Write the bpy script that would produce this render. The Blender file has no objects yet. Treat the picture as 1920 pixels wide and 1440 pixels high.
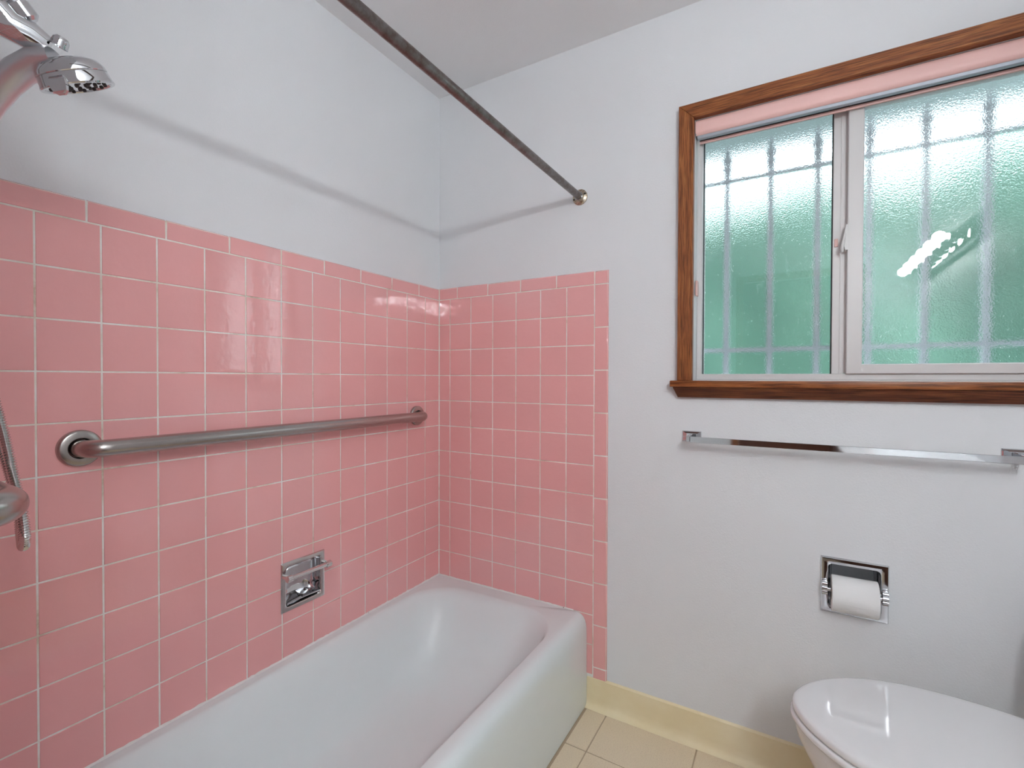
import bpy, bmesh, math, random
from mathutils import Vector, Matrix

random.seed(7)
sc = bpy.context.scene
C = sc.collection
PI = math.pi

# ------------------------------------------------------------------ camera
CAM = Vector((1.3395, -1.6458, 1.1989))
YAW, PITCH, ROLL, FPX = -0.5320, -0.01196, 0.0029, 896.73
cy, sy, cp, sp = math.cos(YAW), math.sin(YAW), math.cos(PITCH), math.sin(PITCH)
fwd = Vector((sy * cp, cy * cp, sp))
rgt = Vector((cy, -sy, 0))
upv = rgt.cross(fwd)
r2 = rgt * math.cos(ROLL) + upv * math.sin(ROLL)
u2 = upv * math.cos(ROLL) - rgt * math.sin(ROLL)
cd = bpy.data.cameras.new('camera')
cam = bpy.data.objects.new('camera', cd)
C.objects.link(cam)
cd.sensor_width = 36.0
cd.lens = FPX * 36.0 / 1920.0
cd.clip_start = 0.02
cam.matrix_world = Matrix(((r2.x, u2.x, -fwd.x, CAM.x), (r2.y, u2.y, -fwd.y, CAM.y),
                           (r2.z, u2.z, -fwd.z, CAM.z), (0, 0, 0, 1)))
sc.camera = cam

# ------------------------------------------------------------------ world, exposure
wd = bpy.data.worlds.new('overcast_sky')
sc.world = wd
wd.use_nodes = True
wbg = wd.node_tree.nodes.get('Background') or wd.node_tree.nodes.new('ShaderNodeBackground')
wout = next((n for n in wd.node_tree.nodes if n.type == 'OUTPUT_WORLD'), None) or wd.node_tree.nodes.new('ShaderNodeOutputWorld')
wd.node_tree.links.new(wbg.outputs[0], wout.inputs[0])
wbg.inputs[0].default_value = (0.82, 0.92, 1.0, 1)
wbg.inputs[1].default_value = 4.4
BULB_STRENGTH = 158.0
sc.view_settings.view_transform = 'Standard'
sc.view_settings.look = 'None'
sc.view_settings.gamma = 1.0
sc.view_settings.use_curve_mapping = False
sc.view_settings.exposure = 0.01
sc.cycles.max_bounces = 10
sc.cycles.diffuse_bounces = 5
sc.cycles.glossy_bounces = 5
sc.cycles.transmission_bounces = 8
sc.cycles.use_denoising = True
sc.cycles.use_light_tree = False
sc.cycles.sample_clamp_indirect = 60.0


# ------------------------------------------------------------------ materials
def mat(name, col=(.8, .8, .8), rough=.5, metal=0.0, spec=.5, coat=0.0, coat_rough=.03):
    m = bpy.data.materials.new(name)
    m.use_nodes = True
    b = m.node_tree.nodes['Principled BSDF']
    b.inputs['Base Color'].default_value = (*col, 1)
    b.inputs['Roughness'].default_value = rough
    b.inputs['Metallic'].default_value = metal
    b.inputs['Specular IOR Level'].default_value = spec
    b.inputs['Coat Weight'].default_value = coat
    b.inputs['Coat Roughness'].default_value = coat_rough
    return m


def nd(m, t, **kw):
    n = m.node_tree.nodes.new(t)
    for k, v in kw.items():
        setattr(n, k, v)
    return n


def lk(m, a, b):
    m.node_tree.links.new(a, b)


def bsdf(m):
    return m.node_tree.nodes['Principled BSDF']


def coords(m, kind='Object', scale=(1, 1, 1)):
    t = nd(m, 'ShaderNodeTexCoord')
    mp = nd(m, 'ShaderNodeMapping')
    mp.inputs['Scale'].default_value = scale
    lk(m, t.outputs[kind], mp.inputs['Vector'])
    return mp.outputs['Vector']


def noise(m, vec, scale, detail=2, rough=.5):
    n = nd(m, 'ShaderNodeTexNoise')
    n.inputs['Scale'].default_value = scale
    n.inputs['Detail'].default_value = detail
    n.inputs['Roughness'].default_value = rough
    lk(m, vec, n.inputs['Vector'])
    return n.outputs['Fac']


def ramp(m, fac, stops):
    r = nd(m, 'ShaderNodeValToRGB')
    el = r.color_ramp.elements
    while len(el) < len(stops):
        el.new(.5)
    for e, (p, c) in zip(el, stops):
        e.position = p
        e.color = (*c, 1)
    lk(m, fac, r.inputs['Fac'])
    return r.outputs['Color']


def bump(m, fac, dist, strength=1.0, to=None):
    b = nd(m, 'ShaderNodeBump')
    b.inputs['Distance'].default_value = dist
    b.inputs['Strength'].default_value = strength
    lk(m, fac, b.inputs['Height'])
    lk(m, b.outputs['Normal'], (to or bsdf(m)).inputs['Normal'])
    return b


def paint(name, col, scale=260, dist=.0004, rough=.55):
    m = mat(name, col, rough, spec=.35)
    v = coords(m)
    bump(m, noise(m, v, scale, 1), dist)
    c = ramp(m, noise(m, v, 2.2, 2), [(.3, tuple(x * .97 for x in col)), (.7, col)])
    lk(m, c, bsdf(m).inputs['Base Color'])
    return m


M = {}
M['paint'] = paint('wall_paint', (.79, .80, .82))
M['ceiling'] = paint('ceiling_paint', (.86, .86, .87))

m = M['tile'] = mat('pink_glazed_tile', (.875, .435, .425), .02, spec=.5)
oi = nd(m, 'ShaderNodeObjectInfo')
v = coords(m)
hs = nd(m, 'ShaderNodeHueSaturation')
hs.inputs['Color'].default_value = (.875, .435, .425, 1)
mr = nd(m, 'ShaderNodeMapRange')
mr.inputs['To Min'].default_value = .985
mr.inputs['To Max'].default_value = 1.015
lk(m, oi.outputs['Random'], mr.inputs['Value'])
lk(m, mr.outputs['Result'], hs.inputs['Value'])
lk(m, hs.outputs['Color'], bsdf(m).inputs['Base Color'])
g = nd(m, 'ShaderNodeNewGeometry')
bump(m, noise(m, g.outputs['Position'], 46, 2), .00042)
bsdf(m).inputs['IOR'].default_value = 1.66

m = M['grout'] = mat('cream_grout', (.70, .62, .52), .85, spec=.2)
g = nd(m, 'ShaderNodeNewGeometry')
c = ramp(m, noise(m, g.outputs['Position'], 9, 5, .7), [(.3, (.60, .46, .34)), (.42, (.80, .72, .62)), (.60, (.88, .86, .82))])
lk(m, c, bsdf(m).inputs['Base Color'])
bump(m, noise(m, g.outputs['Position'], 300, 3), .0005)

M['enamel'] = mat('white_enamel', (.775, .84, .85), .12, spec=.5)
M['porcelain'] = mat('white_porcelain', (.80, .80, .80), .08, spec=.5)
M['seat'] = mat('white_seat_plastic', (.82, .82, .83), .07, spec=.5)
M['caulk'] = mat('white_caulk', (.78, .78, .76), .5)
m = M['caulk']
g = nd(m, 'ShaderNodeNewGeometry')
c = ramp(m, noise(m, g.outputs['Position'], 26, 4, .7), [(.27, (.18, .15, .12)), (.34, (.76, .75, .72)), (.7, (.82, .82, .81))])
lk(m, c, bsdf(m).inputs['Base Color'])

M['chrome'] = mat('polished_chrome', (.66, .67, .69), .045, 1.0)
M['chrome_worn'] = mat('worn_chrome', (.66, .64, .63), .13, 1.0)
m = M['satin'] = mat('satin_steel', (.44, .405, .385), .27, 1.0)
v = coords(m, 'Object', (600, 18, 600))
bump(m, noise(m, v, 1.0, 3), .00008)
M['satin_bright'] = mat('satin_chrome', (.66, .68, .71), .36, 1.0)
m = M['rod'] = mat('dull_steel_rod', (.30, .275, .26), .30, 1.0)
v = coords(m, 'Object', (1, 1, 1))
c = ramp(m, noise(m, v, 30, 5, .7), [(.35, (.15, .11, .09)), (.6, (.24, .225, .22))])
lk(m, c, bsdf(m).inputs['Base Color'])
m = M['old_brass'] = mat('tarnished_nickel', (.5, .42, .32), .3, 1.0)
v = coords(m)
c = ramp(m, noise(m, v, 130, 4, .7), [(.35, (.30, .22, .14)), (.65, (.66, .60, .50))])
lk(m, c, bsdf(m).inputs['Base Color'])
M['black_hole'] = mat('screw_dark', (.03, .025, .02), .5)
M['rubber'] = mat('dark_rubber', (.03, .03, .03), .6)

def wood(name, stops):
    m = mat(name, (.3, .1, .04), .38, spec=.4)
    n1 = noise(m, coords(m, 'Object', (4, 60, 60)), 1.6, 6, .65)
    n2 = noise(m, coords(m, 'Object', (14, 420, 420)), 1.0, 2)
    c1 = ramp(m, n1, stops)
    c2 = ramp(m, n2, [(.36, (.26, .22, .19)), (.52, (1, 1, 1))])
    mx = nd(m, 'ShaderNodeMix', data_type='RGBA', blend_type='MULTIPLY')
    mx.inputs[0].default_value = .8
    lk(m, c1, mx.inputs[6])
    lk(m, c2, mx.inputs[7])
    lk(m, mx.outputs[2], bsdf(m).inputs['Base Color'])
    bump(m, n2, .0003)
    return m


M['wood'] = wood('mahogany_stain', [(.28, (.12, .028, .008)), (.5, (.31, .098, .028)), (.75, (.50, .195, .060))])
M['wood_red_shaded'] = wood('red_mahogany_stain_shaded', [(.28, (.055, .013, .006)), (.5, (.15, .040, .015)), (.75, (.27, .090, .030))])  # redder stain, with the shade under the stool darkened into its colour

M['vinyl'] = mat('white_vinyl', (.70, .68, .675), .32, spec=.45)
M['jamb'] = mat('white_jamb', (.78, .80, .81), .4)
M['shade'] = mat('pink_shade_vinyl', (.90, .57, .53), .42, spec=.4)
M['aluminium'] = mat('grey_aluminium', (.44, .48, .54), .4, .55)
M['gasket'] = mat('dark_gasket_and_shadow', (.02, .02, .025), .6)  # real gaskets, and the painted shadow in the cassette slot
M['cord'] = mat('white_cord', (.74, .74, .74), .6)
M['tensioner'] = mat('pink_plastic', (.72, .46, .42), .4)

# glass: inner face smooth, outer face pebbled
m = M['glass_in'] = mat('clear_glass_face', (.93, .985, .97), .0)
bsdf(m).inputs['Transmission Weight'].default_value = 1
bsdf(m).inputs['IOR'].default_value = 1.5
m = M['glass_out'] = mat('obscure_glass_face', (.93, .985, .97), .17)
bsdf(m).inputs['Transmission Weight'].default_value = 1
bsdf(m).inputs['IOR'].default_value = 1.5
bump(m, noise(m, coords(m), 240, 2), .0009)

M['bar_paint'] = mat('white_bar_paint', (.56, .56, .63), .45)
m = M['leaf'] = mat('leaf_green', (.16, .42, .17), .5, spec=.3)
g = nd(m, 'ShaderNodeNewGeometry')
c = ramp(m, g.outputs['Random Per Island'], [(0, (.06, .16, .125)), (.6, (.115, .28, .205)), (1, (.20, .38, .26))])
lk(m, c, bsdf(m).inputs['Base Color'])
M['leaf_core'] = mat('hedge_twigs', (.04, .09, .06), .8)
M['soffit'] = mat('grey_soffit_paint', (.33, .38, .38), .7)
M['ground'] = mat('grey_paving', (.34, .36, .35), .9)

m = M['base'] = mat('beige_vinyl_base', (.72, .58, .38), .4, spec=.4)
v = coords(m)
c = ramp(m, noise(m, v, 7, 4), [(.35, (.86, .73, .47)), (.65, (.93, .82, .58))])
lk(m, c, bsdf(m).inputs['Base Color'])
m = M['floor_tile'] = mat('speckled_beige_tile', (.66, .52, .36), .45)
g = nd(m, 'ShaderNodeNewGeometry')
c = ramp(m, noise(m, g.outputs['Position'], 420, 3, .7), [(.33, (.45, .33, .22)), (.42, (.78, .65, .47)), (.66, (.86, .74, .56))])
lk(m, c, bsdf(m).inputs['Base Color'])
M['floor_grout'] = mat('brown_floor_grout', (.50, .39, .27), .9)
m = M['paper'] = mat('white_tissue', (.86, .855, .85), .9, spec=.1)
bump(m, noise(m, coords(m), 500, 2), .0004)
M['card'] = mat('cardboard', (.45, .33, .22), .9)
M['door'] = mat('dark_door_wood', (.10, .035, .02), .4)
m = M['bulb'] = mat('lit_globe', (1, 1, 1), .3)
bsdf(m).inputs['Emission Color'].default_value = (.97, 1.03, 1.05, 1)
bsdf(m).inputs['Emission Strength'].default_value = BULB_STRENGTH
M['brass_knob'] = mat('brass', (.7, .5, .2), .25, 1)


# ------------------------------------------------------------------ helpers
def link(o, parent=None):
    C.objects.link(o)
    if parent is not None:
        o.parent = parent
    return o


def tag(o, label=None, cat=None, group=None, kind=None):
    if label:
        o['label'] = label
    if cat:
        o['category'] = cat
    if group:
        o['group'] = group
    if kind:
        o['kind'] = kind
    return o


def empty(name, loc=(0, 0, 0)):
    o = bpy.data.objects.new(name, None)
    o.empty_display_size = .05
    o.location = loc
    return link(o)


def smooth_angle(me, ang=40):
    for p_ in me.polygons:
        p_.use_smooth = True
    me.update()
    bm_ = bmesh.new()
    bm_.from_mesh(me)
    for e in bm_.edges:
        if len(e.link_faces) == 2:
            e.smooth = e.calc_face_angle(0) < math.radians(ang)
        else:
            e.smooth = True
    bm_.to_mesh(me)
    bm_.free()


def obj(name, bm, material, parent=None, smooth=40, origin=None, mats=None):
    """origin: a world point that becomes the object's own origin."""
    bmesh.ops.recalc_face_normals(bm, faces=bm.faces[:])
    if origin is not None:
        bmesh.ops.translate(bm, verts=bm.verts[:], vec=-Vector(origin))
    me = bpy.data.meshes.new(name)
    bm.to_mesh(me)
    bm.free()
    for mm in (mats or [material]):
        me.materials.append(mm)
    if smooth:
        smooth_angle(me, smooth)
    o = bpy.data.objects.new(name, me)
    if origin is not None:
        o.location = origin
    link(o)
    if parent is not None:
        o.parent = parent
        o.matrix_parent_inverse = Matrix.Translation(-parent.location)
        if parent.parent is not None:
            o.matrix_parent_inverse = (parent_world(parent)).inverted()
    return o


def parent_world(p_):
    mw = p_.matrix_basis.copy()
    if p_.parent is not None:
        mw = parent_world(p_.parent) @ p_.matrix_parent_inverse @ mw
    return mw


def NB():
    return bmesh.new()


def box(bm, x0, x1, y0, y1, z0, z1, bev=0.0, seg=2):
    vs = [bm.verts.new((x, y, z)) for x in (x0, x1) for y in (y0, y1) for z in (z0, z1)]
    idx = [(0, 1, 3, 2), (4, 6, 7, 5), (0, 4, 5, 1), (2, 3, 7, 6), (0, 2, 6, 4), (1, 5, 7, 3)]
    fs = [bm.faces.new([vs[i] for i in q]) for q in idx]
    if bev > 0:
        es = list({e for f in fs for e in f.edges})
        bmesh.ops.bevel(bm, geom=es, offset=bev, segments=seg, profile=.5, affect='EDGES')
    return bm


def frames_along(pts, ref=Vector((0, 0, 1))):
    n = len(pts)
    T = []
    for i in range(n):
        a = pts[max(0, i - 1)]
        b = pts[min(n - 1, i + 1)]
        T.append((b - a).normalized())
    N = ref - T[0] * ref.dot(T[0])
    if N.length < 1e-4:
        N = Vector((1, 0, 0)) - T[0] * T[0].x
    N.normalize()
    out = []
    for i in range(n):
        if i > 0:
            N = N - T[i] * N.dot(T[i])
            N.normalize()
        out.append((T[i], N.copy(), T[i].cross(N)))
    return out


def tube(bm, pts, rad, seg=20, cap=True, flat=None):
    pts = [Vector(p_) for p_ in pts]
    fr = frames_along(pts)
    rings = []
    for i, (p_, (t, n, b)) in enumerate(zip(pts, fr)):
        r = rad[i] if isinstance(rad, (list, tuple)) else rad
        k = flat[i] if flat else 1.0
        rings.append([bm.verts.new(p_ + n * (r * k * math.cos(a)) + b * (r * math.sin(a)))
                      for a in (2 * PI * j / seg for j in range(seg))])
    for i in range(len(rings) - 1):
        for j in range(seg):
            k = (j + 1) % seg
            bm.faces.new((rings[i][j], rings[i][k], rings[i + 1][k], rings[i + 1][j]))
    if cap:
        bm.faces.new(rings[0][::-1])
        bm.faces.new(rings[-1])
    return bm


def lathe(bm, base, axis, prof, seg=40):
    """prof: list of (distance along axis, radius); radius 0 closes."""
    base = Vector(base)
    ax = Vector(axis).normalized()
    n = Vector((0, 0, 1)) if abs(ax.z) < .9 else Vector((1, 0, 0))
    n = (n - ax * n.dot(ax)).normalized()
    b = ax.cross(n)
    rings = []
    for d, r in prof:
        c_ = base + ax * d
        if r < 1e-7:
            rings.append([bm.verts.new(c_)])
        else:
            rings.append([bm.verts.new(c_ + n * (r * math.cos(2 * PI * j / seg)) + b * (r * math.sin(2 * PI * j / seg))) for j in range(seg)])
    for i in range(len(rings) - 1):
        A, B = rings[i], rings[i + 1]
        for j in range(seg):
            k = (j + 1) % seg
            if len(A) == 1 and len(B) == 1:
                continue
            if len(A) == 1:
                bm.faces.new((A[0], B[k], B[j]))
            elif len(B) == 1:
                bm.faces.new((A[j], A[k], B[0]))
            else:
                bm.faces.new((A[j], A[k], B[k], B[j]))
    return bm


def prism(bm, poly, a0, a1, axis='x'):
    """extrude a polygon along an axis: poly points are the other two coordinates in order (x,y,z minus axis)."""
    def P(u, w, a):
        return {'x': (a, u, w), 'y': (u, a, w), 'z': (u, w, a)}[axis]
    A = [bm.verts.new(P(u, w, a0)) for u, w in poly]
    B = [bm.verts.new(P(u, w, a1)) for u, w in poly]
    n = len(poly)
    bm.faces.new(A[::-1])
    bm.faces.new(B)
    for i in range(n):
        k = (i + 1) % n
        bm.faces.new((A[i], A[k], B[k], B[i]))
    return bm


def rrect(x0, x1, y0, y1, r, nc=6, ns=0):
    """rounded rectangle outline, counter-clockwise, nc segments per corner, ns extra points per side."""
    pts = []
    cs = [(x1 - r, y1 - r, 0), (x0 + r, y1 - r, 90), (x0 + r, y0 + r, 180), (x1 - r, y0 + r, 270)]
    for i, (cx_, cy_, a0) in enumerate(cs):
        arc = [(cx_ + r * math.cos(math.radians(a0 + 90 * k / nc)), cy_ + r * math.sin(math.radians(a0 + 90 * k / nc))) for k in range(nc + 1)]
        pts += arc
        if ns:
            nx = cs[(i + 1) % 4]
            b_ = (nx[0] + r * math.cos(math.radians(nx[2])), nx[1] + r * math.sin(math.radians(nx[2])))
            a_ = arc[-1]
            for k in range(1, ns + 1):
                f_ = k / (ns + 1)
                pts.append((a_[0] + (b_[0] - a_[0]) * f_, a_[1] + (b_[1] - a_[1]) * f_))
    return pts


def loft(bm, loops, cap0=False, cap1=False):
    R = [[bm.verts.new(p_) for p_ in L_] for L_ in loops]
    n = len(R[0])
    for i in range(len(R) - 1):
        for j in range(n):
            k = (j + 1) % n
            bm.faces.new((R[i][j], R[i][k], R[i + 1][k], R[i + 1][j]))
    if cap0:
        bm.faces.new(R[0][::-1])
    if cap1:
        bm.faces.new(R[-1])
    return R


def grid_slab(bm, u0, u1, w0, w1, d0, d1, holes, P):
    """slab over u,w with rectangular through holes; P(u,w,d)->xyz."""
    us = sorted({u0, u1, *[h[0] for h in holes], *[h[1] for h in holes]})
    ws = sorted({w0, w1, *[h[2] for h in holes], *[h[3] for h in holes]})
    vc = {}

    def V(u, w, d):
        k = (round(u, 6), round(w, 6), round(d, 6))
        if k not in vc:
            vc[k] = bm.verts.new(P(u, w, d))
        return vc[k]

    def solid(i, j):
        if i < 0 or j < 0 or i >= len(us) - 1 or j >= len(ws) - 1:
            return False
        cu, cw = (us[i] + us[i + 1]) / 2, (ws[j] + ws[j + 1]) / 2
        return not any(h[0] < cu < h[1] and h[2] < cw < h[3] for h in holes)
    for i in range(len(us) - 1):
        for j in range(len(ws) - 1):
            if not solid(i, j):
                continue
            a, b, c_, d_ = us[i], us[i + 1], ws[j], ws[j + 1]
            for d in (d0, d1):
                bm.faces.new((V(a, c_, d), V(b, c_, d), V(b, d_, d), V(a, d_, d)))
            if not solid(i - 1, j):
                bm.faces.new((V(a, c_, d0), V(a, d_, d0), V(a, d_, d1), V(a, c_, d1)))
            if not solid(i + 1, j):
                bm.faces.new((V(b, c_, d0), V(b, d_, d0), V(b, d_, d1), V(b, c_, d1)))
            if not solid(i, j - 1):
                bm.faces.new((V(a, c_, d0), V(b, c_, d0), V(b, c_, d1), V(a, c_, d1)))
            if not solid(i, j + 1):
                bm.faces.new((V(a, d_, d0), V(b, d_, d0), V(b, d_, d1), V(a, d_, d1)))
    return bm


# ------------------------------------------------------------------ dimensions
P = .1095            # tile pitch
GAP = .0034
ZT = 1.539           # underside of the top trim row
TRIM_H = .0506
TUB_H = ZT - 11 * P  # .3345
CEIL = 2.42
XR, YF = 2.14, -2.80
YP = -1.53           # face of the partition at the shower end
WALL_D = .006        # painted plaster lies this far behind the tile faces
WX0, WX1, WZ0, WZ1 = 1.0565, 1.900, 1.193, 2.038     # window opening
SOAP = (-.7545, -.5985, .4775, .6310)                # outer plate: y0,y1,z0,z1
SOAPH = (-.7390, -.6140, .4930, .6160)               # hole
TPH = (1.4120, 1.5700, .5270, .6870)
TPHH = (1.4290, 1.5530, .5440, .6700)

# ------------------------------------------------------------------ room shell
bm = NB()
grid_slab(bm, YF - .1, .14, 0, CEIL + .1, -.13, -WALL_D, [SOAPH], lambda u, w, d: (d, u, w))
wall_left = tag(obj('wall_left', bm, M['paint'], smooth=0), 'white painted wall with pink tile behind the bathtub', 'wall', kind='structure')
bm = NB()
grid_slab(bm, -.13, XR + .1, 0, CEIL + .1, WALL_D, .14, [(WX0 - .004, WX1 + .004, WZ0 - .004, WZ1 + .004), TPHH], lambda u, w, d: (u, d, w))
wall_back = tag(obj('wall_back', bm, M['paint'], smooth=0), 'white painted wall with the window and a pink tile strip', 'wall', kind='structure')
bm = NB()
box(bm, XR, XR + .1, YF - .1, .14, 0, CEIL + .1)
tag(obj('wall_right', bm, M['paint'], smooth=0), 'white painted wall behind the toilet tank', 'wall', kind='structure')
bm = NB()
grid_slab(bm, -.13, XR + .1, 0, CEIL + .1, YF - .1, YF, [(.95, 1.76, 0.0, 2.04)], lambda u, w, d: (u, d, w))
tag(obj('wall_front', bm, M['paint'], smooth=0), 'white painted wall with a dark door', 'wall', kind='structure')
bm = NB()
box(bm, -.006, .745, YP - .11, YP - WALL_D, 0, CEIL)
wall_part = tag(obj('wall_partition', bm, M['paint'], smooth=0), 'white painted partition wall at the shower end of the tub', 'wall', kind='structure')
bm = NB()
box(bm, -.13, XR + .1, YF - .1, .14, CEIL, CEIL + .1)
tag(obj('ceiling', bm, M['ceiling'], smooth=0), 'plain white ceiling', 'ceiling', kind='structure')
bm = NB()
box(bm, -.13, XR + .1, YF - .1, .14, -.1, -.0015)
floor = tag(obj('floor', bm, M['floor_grout'], smooth=0), 'beige speckled tile floor with brown joints', 'floor', kind='structure')


# ------------------------------------------------------------------ tiles
def tile_mesh(name, w, h, t=.0055, r=.0016, big=(0, 0, 0, 0), rb=.007):
    """pillow-edged tile in local XY, face at z=0; big=(left,right,bottom,top) flags edges with a wide bullnose."""
    prof = [(0.0, -t), (0.0, -1.0), (.3, -.3), (1.0, 0.0)]
    rad = [rb if f else r for f in big]
    verts, norms, faces = [], [], []

    def ring(q, z_scale_idx):
        return
    steps = [(0.0, 1.0, None), (.293, .293, .707), (1.0, 0.0, 1.0)]
    rings = []
    W, H = w / 2, h / 2
    base = [(-W, -H), (W, -H), (W, H), (-W, H)]
    sgn = [(-1, -1), (1, -1), (1, 1), (-1, 1)]

    def edge_r(i):
        return (rad[0] if sgn[i][0] < 0 else rad[1]), (rad[2] if sgn[i][1] < 0 else rad[3])
    # skirt
    rr = []
    for i in range(4):
        verts.append((base[i][0], base[i][1], -t - rb if False else -t))
        norms.append((sgn[i][0] * .7, sgn[i][1] * .7, 0))
        rr.append(len(verts) - 1)
    rings.append(rr)
    for (ins, dep, nz) in steps:
        rr = []
        for i in range(4):
            rx, ry = edge_r(i)
            dz = min(max(rx, ry), t) if max(rx, ry) > r else r
            verts.append((base[i][0] - sgn[i][0] * rx * ins, base[i][1] - sgn[i][1] * ry * ins, -dz * dep))
            if nz is None:
                n_ = Vector((sgn[i][0], sgn[i][1], .15)).normalized()
            elif nz < 1:
                n_ = Vector((sgn[i][0] * .55, sgn[i][1] * .55, .8)).normalized()
            else:
                n_ = Vector((0, 0, 1))
            norms.append(tuple(n_))
            rr.append(len(verts) - 1)
        rings.append(rr)
    for a, b in zip(rings[:-1], rings[1:]):
        for i in range(4):
            k = (i + 1) % 4
            faces.append((a[i], a[k], b[k], b[i]))
    faces.append(tuple(rings[-1]))
    me = bpy.data.meshes.new(name)
    me.from_pydata(verts, [], faces)
    me.polygons.foreach_set('use_smooth', [True] * len(faces))
    me.update()
    me.normals_split_custom_set_from_vertices([Vector(n_).normalized() for n_ in norms])
    me.materials.append(M['tile'])
    return me


def cut_tile_mesh(name, w, h, hole, t=.0055):
    """flat tile with a rectangular notch (hidden under a plate)."""
    bm_ = NB()
    grid_slab(bm_, -w / 2, w / 2, -h / 2, h / 2, -t, 0, [hole], lambda u, ww, d: (u, ww, d))
    bmesh.ops.recalc_face_normals(bm_, faces=bm_.faces[:])
    me = bpy.data.meshes.new(name)
    bm_.to_mesh(me)
    bm_.free()
    me.materials.append(M['tile'])
    return me


MESHES = {}
AXES = {'left': (Vector((0, 1, 0)), Vector((0, 0, 1)), Vector((1, 0, 0))),
        'back': (Vector((1, 0, 0)), Vector((0, 0, 1)), Vector((0, -1, 0))),
        'part': (Vector((-1, 0, 0)), Vector((0, 0, 1)), Vector((0, 1, 0)))}
rt = random.Random(3)


def put_tile(wall, side, u0, u1, z0, z1, name='tile', big=(0, 0, 0, 0), hole=None):
    """u is the wall coordinate along the local X axis."""
    w, h = u1 - u0 - GAP, z1 - z0 - GAP
    if w < .004 or h < .004:
        return
    X, Y, Z = AXES[side]
    uc, zc = (u0 + u1) / 2, (z0 + z1) / 2
    if hole:
        hu0, hu1 = max(hole[0], u0 - 1), min(hole[1], u1 + 1)
        loc = (max(hu0 - uc, -w / 2 - .001), min(hu1 - uc, w / 2 + .001), max(hole[2] - zc, -h / 2 - .001), min(hole[3] - zc, h / 2 + .001))
        loc = (max(loc[0], -w / 2), min(loc[1], w / 2), max(loc[2], -h / 2), min(loc[3], h / 2))
        me = cut_tile_mesh(name, w, h, loc)
    else:
        k = (round(w, 4), round(h, 4), big)
        if k not in MESHES:
            MESHES[k] = tile_mesh('tile', w, h, big=big)
        me = MESHES[k]
    o = bpy.data.objects.new(name, me)
    if side == 'left':
        pos = Vector((0, uc, zc))
    elif side == 'back':
        pos = Vector((uc, 0, zc))
    else:
        pos = Vector((-uc, YP, zc))
    a, b = (rt.gauss(0, .0008), rt.gauss(0, .0008)) if not hole else (0, 0)
    R = Matrix((X, Y, Z)).transposed() @ Matrix.Rotation(a, 3, 'X') @ Matrix.Rotation(b, 3, 'Y')
    o.matrix_world = Matrix.Translation(pos + Z * rt.uniform(-.0003, .0003)) @ R.to_4x4()
    o.parent = wall
    C.objects.link(o)
    return o


FA, FB = .8365, .5409
# left wall columns from the corner towards the shower end
cols = [0.0] + [-(FA + i) * P for i in range(14)]
cols = [c_ for c_ in cols if c_ > YP] + [YP]
for i in range(len(cols) - 1):
    u1, u0 = cols[i], cols[i + 1]
    for r in range(11):
        z1, z0 = ZT - r * P, ZT - (r + 1) * P
        hit = u0 < SOAPH[1] and u1 > SOAPH[0] and z0 < SOAPH[3] and z1 > SOAPH[2]
        put_tile(wall_left, 'left', u0, u1, z0, z1, hole=SOAPH if hit else None)
tj = [0.0] + [-.1301 - .1545 * i for i in range(10)]
tj = [c_ for c_ in tj if c_ > YP] + [YP]
for i in range(len(tj) - 1):
    put_tile(wall_left, 'left', tj[i + 1], tj[i], ZT, ZT + TRIM_H, 'trim_tile', (0, 0, 0, 1))
# back wall
XE = .716
bc = [0.0] + [(FB + i) * P for i in range(7)]
bc[-1] = XE
for i in range(len(bc) - 1):
    for r in range(14):
        z1, z0 = ZT - r * P, max(ZT - (r + 1) * P, .104)
        if r >= 11 and i < len(bc) - 2:
            continue
        if z1 - z0 < .02:
            continue
        put_tile(wall_back, 'back', bc[i], bc[i + 1], z0, z1)
bj = [0.0, .0971, .2530, .4085, .5640, XE]
for i in range(len(bj) - 1):
    put_tile(wall_back, 'back', bj[i], bj[i + 1], ZT, ZT + TRIM_H, 'trim_tile', (0, 0, 0, 1))
put_tile(wall_back, 'back', XE, .7695, ZT, ZT + TRIM_H, 'trim_tile', (0, 1, 0, 1))
sj = [ZT - .1548 * i for i in range(10)]
sj = [z_ for z_ in sj if z_ > .11] + [.104]
for i in range(len(sj) - 1):
    put_tile(wall_back, 'back', XE, .7695, sj[i + 1], sj[i], 'trim_tile', (0, 1, 0, 0))
# partition (seen only in reflections): coordinate u = -x
pc = [0.0] + [.06 + P * i for i in range(7)]
pc = [c_ for c_ in pc if c_ < .716] + [.716]
for i in range(len(pc) - 1):
    for r in range(11):
        put_tile(wall_part, 'part', -pc[i + 1], -pc[i], ZT - (r + 1) * P, ZT - r * P)
for i in range(5):
    put_tile(wall_part, 'part', -min(.716, .1545 * (i + 1)), -.1545 * i, ZT, ZT + TRIM_H, 'trim_tile', (0, 0, 0, 1))
# grout beds
GR = -.0013
bm = NB()
grid_slab(bm, YP, .0, TUB_H - .01, ZT + TRIM_H - .004, -WALL_D - .001, GR, [SOAPH], lambda u, w, d: (d, u, w))
obj('grout_bed', bm, M['grout'], wall_left, smooth=0)
bm = NB()
box(bm, 0, .7655, -GR, WALL_D + .001, TUB_H - .01, ZT + TRIM_H - .004)
box(bm, .60, .7655, -GR, WALL_D + .001, .106, TUB_H - .01)
obj('grout_bed', bm, M['grout'], wall_back, smooth=0)
bm = NB()
box(bm, 0, .716, YP - WALL_D - .001, YP + GR, TUB_H - .01, ZT + TRIM_H - .004)
obj('grout_bed', bm, M['grout'], wall_part, smooth=0)

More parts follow.
